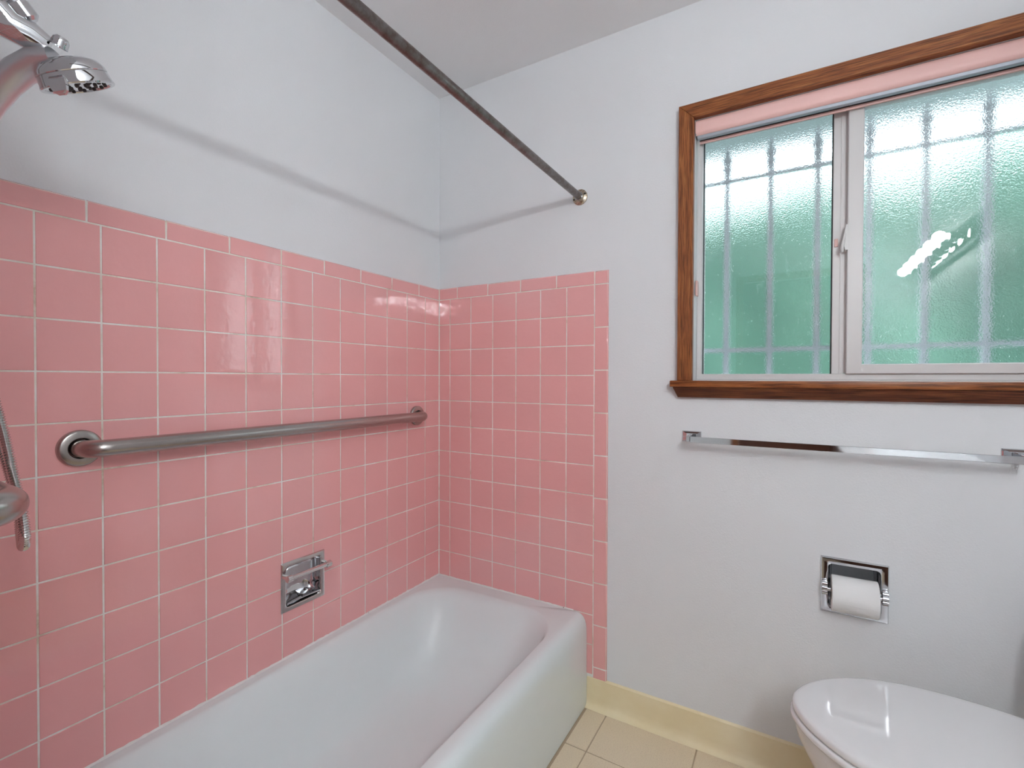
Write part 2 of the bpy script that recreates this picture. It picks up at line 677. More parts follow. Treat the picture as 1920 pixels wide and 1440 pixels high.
# pale caulked joint in the inside corner
bm = NB()
prism(bm, [(-.0014, .0014), (-.0014, -.0030), (.0006, -.0030), (.0030, -.0006), (.0030, .0014)], TUB_H, ZT + TRIM_H - .002, 'z')
obj('corner_joint', bm, M['grout'], wall_back, smooth=0)

# floor tiles
fme = {}
xs = [.70] + [.775 + .305 * i for i in range(6)]
xs = [x for x in xs if x < XR] + [XR]
ys = [0.0] + [-.21 - .305 * i for i in range(9)]
ys = [y for y in ys if y > YF] + [YF]
for i in range(len(xs) - 1):
    for j in range(len(ys) - 1):
        w, h = xs[i + 1] - xs[i] - .004, ys[j] - ys[j + 1] - .004
        k = (round(w, 3), round(h, 3))
        if k not in fme:
            b_ = NB()
            box(b_, -w / 2, w / 2, -h / 2, h / 2, -.006, 0, .0012, 1)
            bmesh.ops.recalc_face_normals(b_, faces=b_.faces[:])
            me = bpy.data.meshes.new('floor_tile')
            b_.to_mesh(me)
            b_.free()
            me.materials.append(M['floor_tile'])
            fme[k] = me
        o = bpy.data.objects.new('floor_tile', fme[k])
        o.location = ((xs[i] + xs[i + 1]) / 2, (ys[j] + ys[j + 1]) / 2, 0)
        link(o, floor)

# cove base
cove = [(WALL_D, 0.0005), (-.022, .0005), (-.020, .003), (-.010, .008), (-.004, .018), (-.0025, .035), (-.0015, .104), (WALL_D, .109)]
bm = NB()
prism(bm, cove, .6945, XR - .0005, 'x')
tag(obj('baseboard_back', bm, M['base'], smooth=50), 'beige vinyl cove base along the window wall', 'baseboard', kind='structure')
bm = NB()
prism(bm, [(XR - .0005 - (WALL_D - y), z) for y, z in cove][::-1], YF + .001, -.03, 'y')
tag(obj('baseboard_right', bm, M['base'], smooth=50), 'beige vinyl cove base behind the toilet', 'baseboard', kind='structure')

# door in the wall behind the camera
bm = NB()
box(bm, .953, 1.757, YF - .07, YF - .03, .003, 2.035, .003)
d1 = tag(obj('door_1', bm, M['door'], smooth=40), 'dark wood door in the wall opposite the window', 'door', kind='structure')
bm = NB()
for a, b, z0, z1 in ((.90, .955, 0.005, 2.09), (1.755, 1.81, 0.005, 2.09), (.955, 1.755, 2.035, 2.09)):
    box(bm, a, b, YF + .0, YF + .016, z0, z1, .002)
obj('casing', bm, M['wood'], d1)
bm = NB()
lathe(bm, (1.69, YF - .03, .95), (0, 1, 0), [(0, .03), (.006, .03), (.01, .012), (.04, .012), (.05, .026), (.07, .03), (.085, .02), (.09, 0)], 24)
obj('knob', bm, M['brass_knob'], d1)


# ------------------------------------------------------------------ bathtub
tub = tag(empty('bathtub', (.35, -.76, 0)), 'white enamel bathtub set into the pink tiled alcove', 'bathtub')
NC, NS = 10, 14


def tl(x0, x1, y0, y1, r, z):
    return [(x, y, z) for x, y in rrect(x0, x1, y0, y1, r, NC, NS)]


E0 = .0012
ya, yb = YP + .0012, -.0012
loops = []
for x, z in ((.694, .0005), (.6939, .15), (.6935, .26), (.6928, .282), (.6908, .298), (.6870, .3110), (.6812, .3212), (.6735, .3285), (.6640, .3330), (.6540, .3345)):
    loops.append(tl(E0, x, ya, yb, .002, z))
IN = [(.026, .636, -1.480, -.060, .175, .3345), (.029, .633, -1.477, -.064, .174, .3341), (.033, .6305, -1.472, -.069, .173, .3325),
      (.038, .6280, -1.467, -.075, .172, .3292), (.044, .6255, -1.462, -.083, .171, .3235), (.052, .622, -1.456, -.094, .170, .312),
      (.064, .615, -1.450, -.112, .170, .288), (.079, .606, -1.444, -.136, .170, .25), (.095, .597, -1.437, -.170, .170, .20),
      (.111, .586, -1.428, -.210, .168, .15), (.128, .573, -1.416, -.252, .162, .108), (.152, .550, -1.395, -.30, .15, .077),
      (.185, .518, -1.36, -.36, .13, .062), (.23, .47, -1.30, -.44, .10, .057), (.30, .40, -1.2, -.55, .045, .055)]
loops += [tl(*q) for q in IN]
bm = NB()
loft(bm, loops, cap1=True)
obj('tub_body', bm, M['enamel'], tub, smooth=70)
bm = NB()
rc = random.Random(5)


def bead(bm, a, b, nrm, n):
    a, b, nrm = Vector(a), Vector(b), Vector(nrm)
    rings = []
    for i in range(n + 1):
        p_ = a.lerp(b, i / n)
        s = .0042 * (1 + rc.uniform(-.28, .28))
        rings.append([bm.verts.new(p_ + Vector((0, 0, -.0005))), bm.verts.new(p_ + nrm * s + Vector((0, 0, -.0005))),
                      bm.verts.new(p_ + nrm * s * .45 + Vector((0, 0, s * .5))), bm.verts.new(p_ + Vector((0, 0, s * 1.1)))])
    for r0, r1 in zip(rings[:-1], rings[1:]):
        for j in range(4):
            bm.faces.new((r0[j], r0[(j + 1) % 4], r1[(j + 1) % 4], r1[j]))
    bm.faces.new(rings[0])
    bm.faces.new(rings[-1][::-1])


bead(bm, (.0003, -.001, TUB_H), (.0003, YP + .002, TUB_H), (1, 0, 0), 150)
obj('caulk_bead', bm, M['caulk'], tub)
bm = NB()
bead(bm, (.001, -.0003, TUB_H), (.640, -.0003, TUB_H), (0, -1, 0), 60)
obj('caulk_bead', bm, M['caulk'], tub)
bm = NB()
lathe(bm, (.35, -1.26, .0545), (0, 0, 1), [(0, .034), (.004, .033), (.005, .026), (.003, .022), (.003, 0)], 28)
obj('drain', bm, M['chrome'], tub)
bm = NB()
lathe(bm, (.345, -1.452, .235), (0, 1, .05), [(0, .038), (.012, .037), (.016, .03), (.017, 0)], 28)
obj('overflow_plate', bm, M['chrome'], tub)


# ------------------------------------------------------------------ grab bars
def arc(c, a, b, r, n=8):
    """quarter arc around c from direction a to direction b."""
    c, a, b = Vector(c), Vector(a), Vector(b)
    return [c + a * (r * math.cos(PI / 2 * i / n)) + b * (r * math.sin(PI / 2 * i / n)) for i in range(n + 1)]


def grab_bar(base, along, out, length, label, standoff=.055, rad=.019, group=None):
    base, al, ou = Vector(base), Vector(along), Vector(out)
    t = tag(empty('grab_bar', base), label, 'grab bar', group)
    rb = .036
    pts = [base + ou * .002]
    pts += [base + ou * (standoff - rb)]
    pts += arc(base + al * rb + ou * (standoff - rb), -al, ou, rb, 9)[1:]
    e = base + al * length
    for i in range(1, 12):
        pts.append(base.lerp(e, i / 12) + ou * standoff)
    pts += arc(e - al * rb + ou * (standoff - rb), ou, al, rb, 9)
    pts += [e + ou * .002]
    bm_ = NB()
    tube(bm_, pts, rad, 32)
    obj('bar', bm_, M['satin'], t, smooth=60, origin=base.lerp(e, .5))
    for q in (base, e):
        bm_ = NB()
        lathe(bm_, q, ou, [(0, rad + .001), (0, .0395), (.008, .0395), (.0105, .038), (.0125, .035), (.0125, rad + .0035), (.008, rad + .0015)], 48)
        obj('wall_flange', bm_, M['satin'], t, smooth=35)
    return t


grab_bar((.0005, -1.228, 1.0445), (0, 1, 0), (1, 0, 0), 1.079, 'long brushed steel grab bar on the long pink tiled wall')
grab_bar((.618, YP + .0005, 1.058), (-1, 0, 0), (0, 1, 0), .46, 'short brushed steel grab bar cut off at the left edge, by the shower hose')

# ------------------------------------------------------------------ recessed soap dish
s = tag(empty('soap_dish', (0, -.6765, .478)), 'recessed chrome soap dish with a washcloth bar in pink tile', 'soap dish')


def frame_loops(u0, u1, w0, w1, P3, prof, nc=6):
    """prof: list of (inset, depth, radius)."""
    return [[P3(u, w, d) for u, w in rrect(u0 + i_, u1 - i_, w0 + i_, w1 - i_, max(r_, .0004), nc, 0)] for i_, d, r_ in prof]


PL = lambda u, w, d: (d, u, w)
bm = NB()
loft(bm, frame_loops(*SOAP, PL, [(.0, .0006, .001), (.0, .002, .001), (.0025, .005, .0015), (.012, .0058, .007), (.0146, .0050, .010), (.0160, .002, .011), (.0165, -.003, .012)]))
obj('face_plate', bm, M['chrome_worn'], s, smooth=30)
bm = NB()
u0, u1, w0, w1 = SOAPH
LP = []
for i_, d, r_ in [(.001, -.003, .012), (.002, -.020, .014), (.006, -.036, .018), (.014, -.044, .022), (.030, -.047, .022), (.052, -.048, .008)]:
    LP.append([(d, u, w) for u, w in rrect(u0 + i_, u1 - i_, w0 + i_, w1 - i_, r_, 6, 0)])
loft(bm, LP, cap1=True)
obj('pocket', bm, M['chrome'], s, smooth=50)
bm = NB()
lip = [(-.036, .498), (-.010, .496), (.0035, .499), (.004, .503), (-.004, .506), (-.036, .503)]
n_ = 14
A = []
for i in range(n_ + 1):
    f = i / n_
    y = -.735 + f * .117
    k = .012 * (1 - (2 * f - 1) ** 2)
    A.append([bm.verts.new((x, y, z + k * (1 if x < -.02 else .15))) for x, z in lip])
for a, b in zip(A[:-1], A[1:]):
    for j in range(len(lip)):
        bm.faces.new((a[j], a[(j + 1) % len(lip)], b[(j + 1) % len(lip)], b[j]))
bm.faces.new(A[0])
bm.faces.new(A[-1][::-1])
obj('soap_tray', bm, M['chrome'], s, smooth=50)
bm = NB()
tube(bm, [(.032, -.741, .5905), (.032, -.612, .5905)], .0075, 24)
obj('washcloth_bar', bm, M['chrome_worn'], s)
for y in (-.7465, -.6065):
    bm = NB()
    a = -1 if y < -.68 else 1
    tube(bm, [(.004, y, .5915), (.032, y, .5905), (.036, y, .5900)], [.0075, .0085, .0085], 6)
    obj('bar_post', bm, M['chrome_worn'], s, smooth=25)
    bm = NB()
    tube(bm, [(.032, y - .009, .5905), (.032, y - .0075, .5905), (.032, y + .0075, .5905), (.032, y + .009, .5905)], [.009, .0105, .0105, .009], 20)
    obj('bar_socket', bm, M['chrome_worn'], s, smooth=35)

# ------------------------------------------------------------------ shower curtain rod
RX, RZ = .657, 1.8655
t = tag(empty('curtain_rod', (RX, -.76, RZ)), 'dull dark metal shower curtain rod spanning above the bathtub', 'curtain rod')
bm = NB()
tube(bm, [(RX, WALL_D - .002 - f, RZ) for f in [i * (1.529) / 10 for i in range(11)]], .0125, 28)
obj('rod', bm, M['rod'], t)
for yy, dy in ((WALL_D, -1), (YP - WALL_D, 1)):
    bm = NB()
    lathe(bm, (RX, yy, RZ), (0, dy, 0), [(0, .0135), (0, .0285), (.004, .0285), (.007, .025), (.010, .019), (.014, .0175), (.016, .0165), (.016, .0128)], 36)
    f = obj('rod_flange', bm, M['old_brass'], t, smooth=35)
    bm = NB()
    lathe(bm, (RX, yy + dy * .0165, RZ), (0, dy, 0), [(0, .0128), (0, .0155), (.002, .0155), (.003, .0145), (.003, .0128)], 30)
    obj('collar_ring', bm, M['chrome'], f, smooth=35)
    for a in (200, 20):
        bm = NB()
        px, pz = RX + .0225 * math.cos(math.radians(a)), RZ + .0225 * math.sin(math.radians(a))
        lathe(bm, (px, yy + dy * .006, pz), (0, dy, 0), [(0, .0035), (.0035, .0034), (.0045, .002), (.0045, 0)], 12)
        obj('screw', bm, M['black_hole'], f)


# ------------------------------------------------------------------ shower: arm, hand shower, hose
t = tag(empty('shower_outlet', (.372, YP, 1.80)), 'chrome wall outlet and bracket holding the hand shower, top left', 'shower bracket')
bm = NB()
tube(bm, [(.372, YP - .003, 1.800), (.372, YP + .02, 1.800), (.373, YP + .045, 1.794), (.374, YP + .075, 1.775), (.375, YP + .10, 1.752)], .0105, 20)
obj('arm', bm, M['chrome'], t, smooth=60)
bm = NB()
lathe(bm, (.372, YP - .0055, 1.80), (0, 1, 0), [(0, .03), (.003, .03), (.009, .024), (.012, .0125)], 32)
obj('escutcheon', bm, M['chrome'], t)
bm = NB()
lathe(bm, (.375, YP + .096, 1.757), (0, .66, -.75), [(0, .0125), (.002, .0155), (.022, .0155), (.026, .0125), (.03, .0125), (.034, .0165), (.052, .0165), (.056, .012), (.056, 0)], 12)
obj('holder_nut', bm, M['chrome'], t, smooth=30)
HD = Vector((.397, -1.357, 1.657))
HS = .84
HN = Vector((-.087, .48, -.873)).normalized()
bm = NB()
h0 = Vector((.372, -1.418, 1.700))
tube(bm, [h0 + Vector((0, -.014, .016)), h0, h0 + Vector((.004, .022, -.004)), h0 + Vector((.008, .040, -.012))], [.019, .021, .020, .015], 20)
obj('holder_bracket', bm, M['chrome'], t, smooth=45)
bm = NB()
lathe(bm, (.398, -1.372, 1.688), (.4, .2, .88), [(0, .011), (.010, .010), (.014, .007), (.015, 0)], 20)
obj('holder_knob', bm, M['chrome'], t)

t = tag(empty('hand_shower', HD), 'chrome hand shower with a round head in the top left corner', 'shower head')
R = .056 * HS
bm = NB()
lathe(bm, HD, HN, [(d_ * HS, r_ * HS) for d_, r_ in [(-.022, 0), (-.022, .018), (-.020, .034), (-.014, .046), (-.004, .0525), (.002, .0535), (.0035, .0525)]], 56)
obj('head_shell', bm, M['chrome'], t, smooth=35)
bm = NB()
lathe(bm, HD, HN, [(d_ * HS, r_ * HS) for d_, r_ in [(.0035, .0522), (.0048, .0530), (.016, .0545), (.0215, .0565), (.0235, .0555), (.0235, .050), (.0215, .0485), (.0215, 0)]], 56)
hr = obj('spray_ring', bm, M['chrome'], t, smooth=35)
n0 = HN.orthogonal().normalized()
n1 = HN.cross(n0)
for rr, cnt in ((.012, 6), (.0225, 10), (.034, 15)):
    for k in range(cnt):
        a = 2 * PI * k / cnt + rr * 30
        bm = NB()
        rr_ = rr
        q = HD + HN * .0212 * HS + n0 * (rr * math.cos(a)) + n1 * (rr * math.sin(a))
        lathe(bm, q, HN, [(0, .0028), (.0022, .0024), (.0027, .0012), (.0027, 0)], 8)
        obj('nozzle', bm, M['rubber'], hr)
# little spray lever hanging from the rim on the camera side
side = (-r2.cross(HN)).normalized()
tow = (CAM - HD)
tow = (tow - HN * tow.dot(HN)).normalized()
lr = HN.cross(tow)
if lr.dot(r2) < 0:
    lr = -lr
ld = (tow * .90 - lr * .44).normalized()
lt = HN.cross(ld)
q = HD + ld * (R + .000) + HN * .014
bm = NB()
rings = []
for (a, w, o_) in ((-.006, .010, -.004), (.0, .0125, .000), (.008, .0120, .003), (.015, .009, .004), (.019, .004, .0035)):
    c_ = q + HN * a + ld * o_
    rings.append([c_ + lt * w - ld * .0018, c_ + lt * w * .9 + ld * .0022, c_ - lt * w * .9 + ld * .0022, c_ - lt * w - ld * .0018])
loft(bm, rings, True, True)
obj('spray_lever', bm, M['chrome'], t, smooth=60)
bm = NB()
hp = [Vector((.393, -1.372, 1.668)), Vector((.374, -1.388, 1.664)), Vector((.352, -1.402, 1.650)), Vector((.332, -1.414, 1.630)), Vector((.316, -1.425, 1.604)),
      Vector((.305, -1.436, 1.570)), Vector((.298, -1.446, 1.53)), Vector((.294, -1.454, 1.485)), Vector((.292, -1.460, 1.44))]
tube(bm, hp, [.024, .0235, .0215, .0200, .0185, .0170, .0155, .0145, .0125], 28, flat=[.62, .7, .8, .9, .95, 1, 1, 1, 1])
obj('handle', bm, M['satin_bright'], t, smooth=60)

# corrugated hose
def catmull(pts, n=24):
    pts = [Vector(p_) for p_ in pts]
    ext = [pts[0] * 2 - pts[1]] + pts + [pts[-1] * 2 - pts[-2]]
    out = []
    for i in range(1, len(ext) - 2):
        p0, p1, p2, p3 = ext[i - 1:i + 3]
        for k in range(n):
            u = k / n
            out.append(.5 * ((2 * p1) + (p2 - p0) * u + (2 * p0 - 5 * p1 + 4 * p2 - p3) * u * u + (3 * p1 - p0 - 3 * p2 + p3) * u ** 3))
    out.append(pts[-1])
    return out


def resample(pts, step):
    out = [pts[0]]
    acc = 0
    for a, b in zip(pts[:-1], pts[1:]):
        d = (b - a).length
        while acc + d >= step:
            f = (step - acc) / d
            a = a + (b - a) * f
            d = (b - a).length
            out.append(a.copy())
            acc = 0
        acc += d
    return out


hpts = catmull([(.292, -1.460, 1.437), (.290, -1.455, 1.34), (.299, -1.430, 1.21), (.313, -1.416, 1.125), (.328, -1.408, 1.055), (.340, -1.4015, .998),
                (.338, -1.398, .957), (.318, -1.394, .938), (.292, -1.389, .936), (.262, -1.384, .955), (.246, -1.385, 1.0), (.226, -1.392, 1.06), (.205, -1.405, 1.14),
                (.20, -1.44, 1.30), (.24, -1.475, 1.50), (.30, -1.49, 1.64), (.345, -1.475, 1.715), (.362, -1.452, 1.733)])
hp2 = resample(hpts, .0010)
rad = [.0063 + .0010 * math.cos(2 * PI * i / 4) for i in range(len(hp2))]
t = tag(empty('shower_hose', (.3, -1.395, .93)), 'ribbed metal shower hose hanging in a loop at the left edge', 'hose')
bm = NB()
tube(bm, hp2, rad, 12)
obj('hose_tube', bm, M['chrome_worn'], t, smooth=80)
bm = NB()
lathe(bm, (.292, -1.4597, 1.442), (0, -.02, -1), [(0, .011), (.003, .0115), (.022, .0095), (.026, .008), (.026, 0)], 16)
obj('hose_nut', bm, M['chrome'], t)

# ------------------------------------------------------------------ window
win = tag(empty('window_1', ((WX0 + WX1) / 2, 0, WZ0)), 'sliding window with obscure glass and a reddish wood frame', 'window', kind='structure')
YC0, YC1 = -.020, WALL_D          # casing thickness
CW = .0465


def board(name, pts3_front, thick, parent, long_axis, bev=.0015):
    """pts3_front: outline (x,z) of a board lying on the wall; extruded along y."""
    b_ = NB()
    A_ = [b_.verts.new((x, YC0, z)) for x, z in pts3_front]
    B_ = [b_.verts.new((x, YC0 + thick, z)) for x, z in pts3_front]
    n = len(A_)
    fa = b_.faces.new(A_)
    b_.faces.new(B_[::-1])
    for i in range(n):
        b_.faces.new((A_[i], B_[i], B_[(i + 1) % n], A_[(i + 1) % n]))
    bmesh.ops.bevel(b_, geom=list(fa.edges), offset=bev, segments=1, affect='EDGES')
    bmesh.ops.recalc_face_normals(b_, faces=b_.faces[:])
    return turned(name, b_, M['wood'], parent, long_axis)


def turned(name, b_, material, parent, long_axis, smooth=30):
    """object whose local X runs along the board, so that the wood grain follows it."""
    cx_ = sum((v_.co for v_ in b_.verts), Vector()) / len(b_.verts)
    if long_axis == 'z':
        R_ = Matrix.Rotation(-PI / 2, 3, 'Y')      # local x -> world z
    else:
        R_ = Matrix.Identity(3)
    inv = R_.inverted()
    for v_ in b_.verts:
        v_.co = inv @ (v_.co - cx_)
    me = bpy.data.meshes.new(name)
    b_.to_mesh(me)
    b_.free()
    me.materials.append(material)
    if smooth:
        smooth_angle(me, smooth)
    o = bpy.data.objects.new(name, me)
    o.matrix_basis = Matrix.Translation(cx_) @ R_.to_4x4()
    C.objects.link(o)
    o.parent = parent
    o.matrix_parent_inverse = parent_world(parent).inverted()
    return o


th = YC1 - YC0
X0, X1, Z1 = WX0 - CW, WX1 + CW, WZ1 + CW
board('casing_side', [(X0, WZ0), (WX0, WZ0), (WX0, WZ1), (X0, Z1)], th, win, 'z')
board('casing_side', [(WX1, WZ0), (X1, WZ0), (X1, Z1), (WX1, WZ1)], th, win, 'z')
board('casing_head', [(X0, Z1), (WX0, WZ1), (WX1, WZ1), (X1, Z1)], th, win, 'x')
# inner stop bead of the casing (the thin darker line along the opening)
for a, b, c_, d_, ax in ((WX0 - .006, WX0 - .0005, WZ0 + .001, WZ1, 'z'), (WX1 + .0005, WX1 + .006, WZ0 + .001, WZ1, 'z'), (WX0 - .004, WX1 + .004, WZ1 + .0005, WZ1 + .006, 'x')):
    bm = NB()
    box(bm, a, b, YC0 - .0016, YC0 + .002, c_, d_, .0008, 1)
    turned('stop_bead', bm, M['wood'], win, ax)
bm = NB()
box(bm, X0 - .019, X1 + .019, -.041, .052, WZ0 - .0205, WZ0, .0025, 2)
turned('stool', bm, M['wood'], win, 'x')
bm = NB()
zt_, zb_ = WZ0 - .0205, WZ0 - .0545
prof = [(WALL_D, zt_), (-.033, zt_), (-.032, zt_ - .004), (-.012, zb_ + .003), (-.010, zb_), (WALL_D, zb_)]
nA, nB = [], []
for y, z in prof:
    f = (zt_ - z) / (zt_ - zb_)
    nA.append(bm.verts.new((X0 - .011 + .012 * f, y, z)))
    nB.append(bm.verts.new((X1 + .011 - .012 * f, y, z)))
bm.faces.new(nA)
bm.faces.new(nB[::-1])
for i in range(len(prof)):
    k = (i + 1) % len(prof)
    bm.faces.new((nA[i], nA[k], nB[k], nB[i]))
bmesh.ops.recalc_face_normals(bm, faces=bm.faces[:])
turned('apron', bm, M['wood_red_shaded'], win, 'x')
# white jamb returns
JY = .058
for a, b, c_, d_, nm in ((WX0 - .004, WX0 + .0004, WZ0, WZ1, 'jamb'), (WX1 - .0004, WX1 + .004, WZ0, WZ1, 'jamb'), (WX0, WX1, WZ1 - .0004, WZ1 + .004, 'head_jamb')):
    bm = NB()
    box(bm, a, b, WALL_D - .004, .14, c_, d_)
    obj(nm, bm, M['jamb'], win, smooth=0)
bm = NB()
box(bm, WX0, WX1, .048, .125, WZ0 - .003, WZ0 + .0035, .001, 1)
obj('sill_track', bm, M['vinyl'], win)


def ring_frame(bm, x0, x1, z0, z1, wl, wr, wb, wt, y0, y1, bev=.0018):
    """mitred rectangular frame made of four bars."""
    O = [(x0, z0), (x1, z0), (x1, z1), (x0, z1)]
    I = [(x0 + wl, z0 + wb), (x1 - wr, z0 + wb), (x1 - wr, z1 - wt), (x0 + wl, z1 - wt)]
    lo = [[(x, y1, z) for x, z in O], [(x, y0 + bev, z) for x, z in O],
          [(x + (bev if i in (0, 3) else -bev), y0, z + (bev if i < 2 else -bev)) for i, (x, z) in enumerate(O)],
          [(x - (bev if i in (0, 3) else -bev), y0, z - (bev if i < 2 else -bev)) for i, (x, z) in enumerate(I)],
          [(x, y0 + bev, z) for x, z in I], [(x, y1, z) for x, z in I], [(x, y1, z) for x, z in O]]
    loft(bm, lo)
    bmesh.ops.remove_doubles(bm, verts=bm.verts[:], dist=1e-6)


bm = NB()
ring_frame(bm, WX0 + .0006, WX1 - .0006, WZ0 + .0035, WZ1 - .0006, .0155, .0155, .0185, .03, JY, .124)
obj('outer_frame', bm, M['vinyl'], win, smooth=0)
# fixed light on the left, deeper track
FY = .092
bm = NB()
box(bm, 1.4365, 1.4590, FY - .018, FY + .016, WZ0 + .022, WZ1 - .03, .0012, 1)
fs = obj('meeting_stile', bm, M['vinyl'], win)
bm = NB()
box(bm, 1.4340, 1.4372, FY - .010, FY + .008, WZ0 + .022, WZ1 - .03)
obj('gasket', bm, M['gasket'], fs)
bm = NB()
box(bm, 1.0715, 1.0740, FY - .012, FY + .006, WZ0 + .022, WZ1 - .03)
obj('gasket', bm, M['gasket'], fs)


def pane(parent, x0, x1, z0, z1, y):
    b_ = NB()
    box(b_, x0, x1, y, y + .004, z0, z1)
    bmesh.ops.recalc_face_normals(b_, faces=b_.faces[:])
    o = obj('pane', b_, None, parent, smooth=0, mats=[M['glass_in'], M['glass_out']])
    for p_ in o.data.polygons:
        p_.material_index = 1 if p_.normal.y > .5 else 0
    return o


pane(win, 1.0715, 1.4375, WZ0 + .019, WZ1 - .028, FY)
# sliding sash on the right, nearer track
SX0, SX1, SZ0, SZ1 = 1.4710, 1.8870, WZ0 + .0215, WZ1 - .024
SY = .050
bm = NB()
ring_frame(bm, SX0, SX1, SZ0, SZ1, .037, .037, .027, .034, SY, SY + .030)
sash = obj('sliding_sash', bm, M['vinyl'], win, smooth=0)
pane(sash, SX0 + .035, SX1 - .035, SZ0 + .025, SZ1 - .032, SY + .014)
bm = NB()
ring_frame(bm, SX0 + .0355, SX1 - .0355, SZ0 + .0255, SZ1 - .0325, .0028, .0028, .0028, .0028, SY + .006, SY + .015, .0006)
obj('glazing_bead', bm, M['jamb'], sash, smooth=0)
bm = NB()
box(bm, SX0 - .0155, SX0 + .001, SY + .022, SY + .0302, SZ0 + .001, SZ1 - .001)
obj('interlock', bm, M['vinyl'], sash)
# latch
bm = NB()
for x, y, z in ():
    pass
prf = [(SX0 + .001, 1.574), (SX0 - .006, 1.574), (SX0 - .008, 1.590), (SX0 - .0085, 1.612), (SX0 - .007, 1.630), (SX0 - .003, 1.648), (SX0 + .001, 1.650)]
prism(bm, prf, SY - .006, SY + .012, 'y')
lt_ = obj('latch', bm, M['vinyl'], sash, smooth=0)
bm = NB()
tube(bm, [(SX0 - .006, SY - .004, 1.622), (SX0 - .010, SY - .006, 1.600), (SX0 - .013, SY - .007, 1.580), (SX0 - .012, SY - .007, 1.568)], [.003, .0042, .0045, .003], 10)
obj('latch_lever', bm, M['vinyl'], lt_)
bm = NB()
box(bm, 1.4405, 1.4500, FY - .0205, FY - .017, 1.592, 1.616, .001, 1)
obj('keeper_plate', bm, M['tensioner'], fs)

# ------------------------------------------------------------------ roller shade
sh = tag(empty('roller_shade', ((WX0 + WX1) / 2, .02, WZ1)), 'pink roller shade rolled up at the top of the window', 'window shade')
sx0, sx1 = WX0 + .0022, WX1 - .0022
bm = NB()
pf = [(.0450, 2.0345), (.002, 2.0345), (-.0015, 2.032), (-.0030, 2.024), (-.0030, 2.008), (-.0015, 1.998), (.003, 1.990), (.007, 1.988), (.007, 1.992), (.0035, 1.996), (.0005, 2.008), (.0005, 2.028), (.004, 2.0310), (.045, 2.0310)]
prism(bm, pf, sx0, sx1, 'x')
obj('cassette', bm, M['shade'], sh, smooth=50)
for x in (sx0, sx1 - .0025):
    bm = NB()
    box(bm, x, x + .0025, .001, .046, 1.990, 2.0312, .0008, 1)
    obj('end_bracket', bm, M['aluminium'], sh)
bm = NB()
tube(bm, [(sx0 + .004, .0235, 2.0110), (sx1 - .004, .0235, 2.0110)], .0172, 28)
obj('fabric_roll', bm, M['shade'], sh, smooth=60)
bm = NB()
prism(bm, [(.0076, 1.994), (.0076, 1.9795), (.0100, 1.9772), (.0195, 1.9772), (.0220, 1.9800), (.0220, 1.994)], sx0 + .005, sx1 - .005, 'x')
obj('bottom_rail', bm, M['aluminium'], sh, smooth=30)
bm = NB()
prism(bm, [(.036, 2.031), (.036, 1.9775), (.0375, 1.9735), (.042, 1.9735), (.0445, 1.977), (.0445, 2.031)], sx0 + .006, sx1 - .006, 'x')
obj('back_lip', bm, M['shade'], sh, smooth=30)
bm = NB()
box(bm, sx0 + .006, sx1 - .006, .0335, .0362, 1.9815, 2.005)
obj('slot_shadow', bm, M['gasket'], sh, smooth=0)  # dark strip standing in for the shadow in the gap behind the bottom rail
cx_ = WX0 + .0072
bm = NB()
tube(bm, [(cx_, .018, 1.995), (cx_, .018, 1.51)], .0011, 8)
cd_ = obj('pull_cord', bm, M['cord'], sh)
bm = NB()
tube(bm, [(cx_ + .003, .026, 1.995), (cx_ + .003, .026, 1.51)], .0011, 8)
obj('pull_cord', bm, M['cord'], sh)
bm = NB()
box(bm, cx_ - .0035, cx_ + .0035, .006, .030, 1.470, 1.520, .002, 2)
tn = obj('cord_tensioner', bm, M['tensioner'], sh)

# ------------------------------------------------------------------ window bars outside
gy = .20
gr = tag(empty('window_bars', (1.478, gy, 1.20)), 'white metal security bars with spear tips outside the obscure window', 'security bars')
for k in range(-1, 8):
    bx = 1.1329 + .1346 * k - .004 * 0
    bm = NB()
    box(bm, bx - .0082, bx + .0082, gy - .0082, gy + .0082, 1.10, 1.905)
    o = obj('bar', bm, M['bar_paint'], gr, smooth=0)
    bm = NB()
    lathe(bm, (bx, gy, 1.905), (0, 0, 1), [(0, .0085), (0, .0105), (.008, .0130), (.016, .0115), (.022, .0145), (.034, .0155), (.040, .0105), (.043, .0105), (.047, .0150),
                                          (.054, .0165), (.062, .0145), (.076, .0085), (.092, .0052), (.102, .0045), (.108, .0050), (.112, 0)], 14)
    obj('spear_tip', bm, M['bar_paint'], o, smooth=50)
for z in (1.888, 1.299):
    bm = NB()
    box(bm, .94, 2.10, gy - .0195, gy - .0085, z - .0065, z + .0065)
    obj('rail', bm, M['bar_paint'], gr, smooth=0)
for x in (.96, 2.08):
    for z in (1.888, 1.299):
        bm = NB()
        box(bm, x - .008, x + .008, .1405, gy - .009, z - .006, z + .006)
        obj('wall_bracket', bm, M['bar_paint'], gr, smooth=0)

# ------------------------------------------------------------------ outside: eave, ground, hedge
bm = NB()
box(bm, -1.5, 4.5, .141, .70, 2.195, 2.235)
box(bm, -1.5, 4.5, .70, .725, 2.185, 2.40)
tag(obj('eave', bm, M['soffit'], smooth=0), 'grey painted roof eave above the window outside', 'eave', kind='structure')
bm = NB()
box(bm, -4, 7, .141, 6.5, -.4, -.3)
tag(obj('ground_outside', bm, M['ground'], smooth=0), 'grey paved ground outside the window', 'ground', kind='structure')
hg = tag(empty('hedge', (1.6, 3.4, -.3)), 'tall green hedge blurred behind the obscure window', 'hedge', kind='stuff')
rh = random.Random(11)


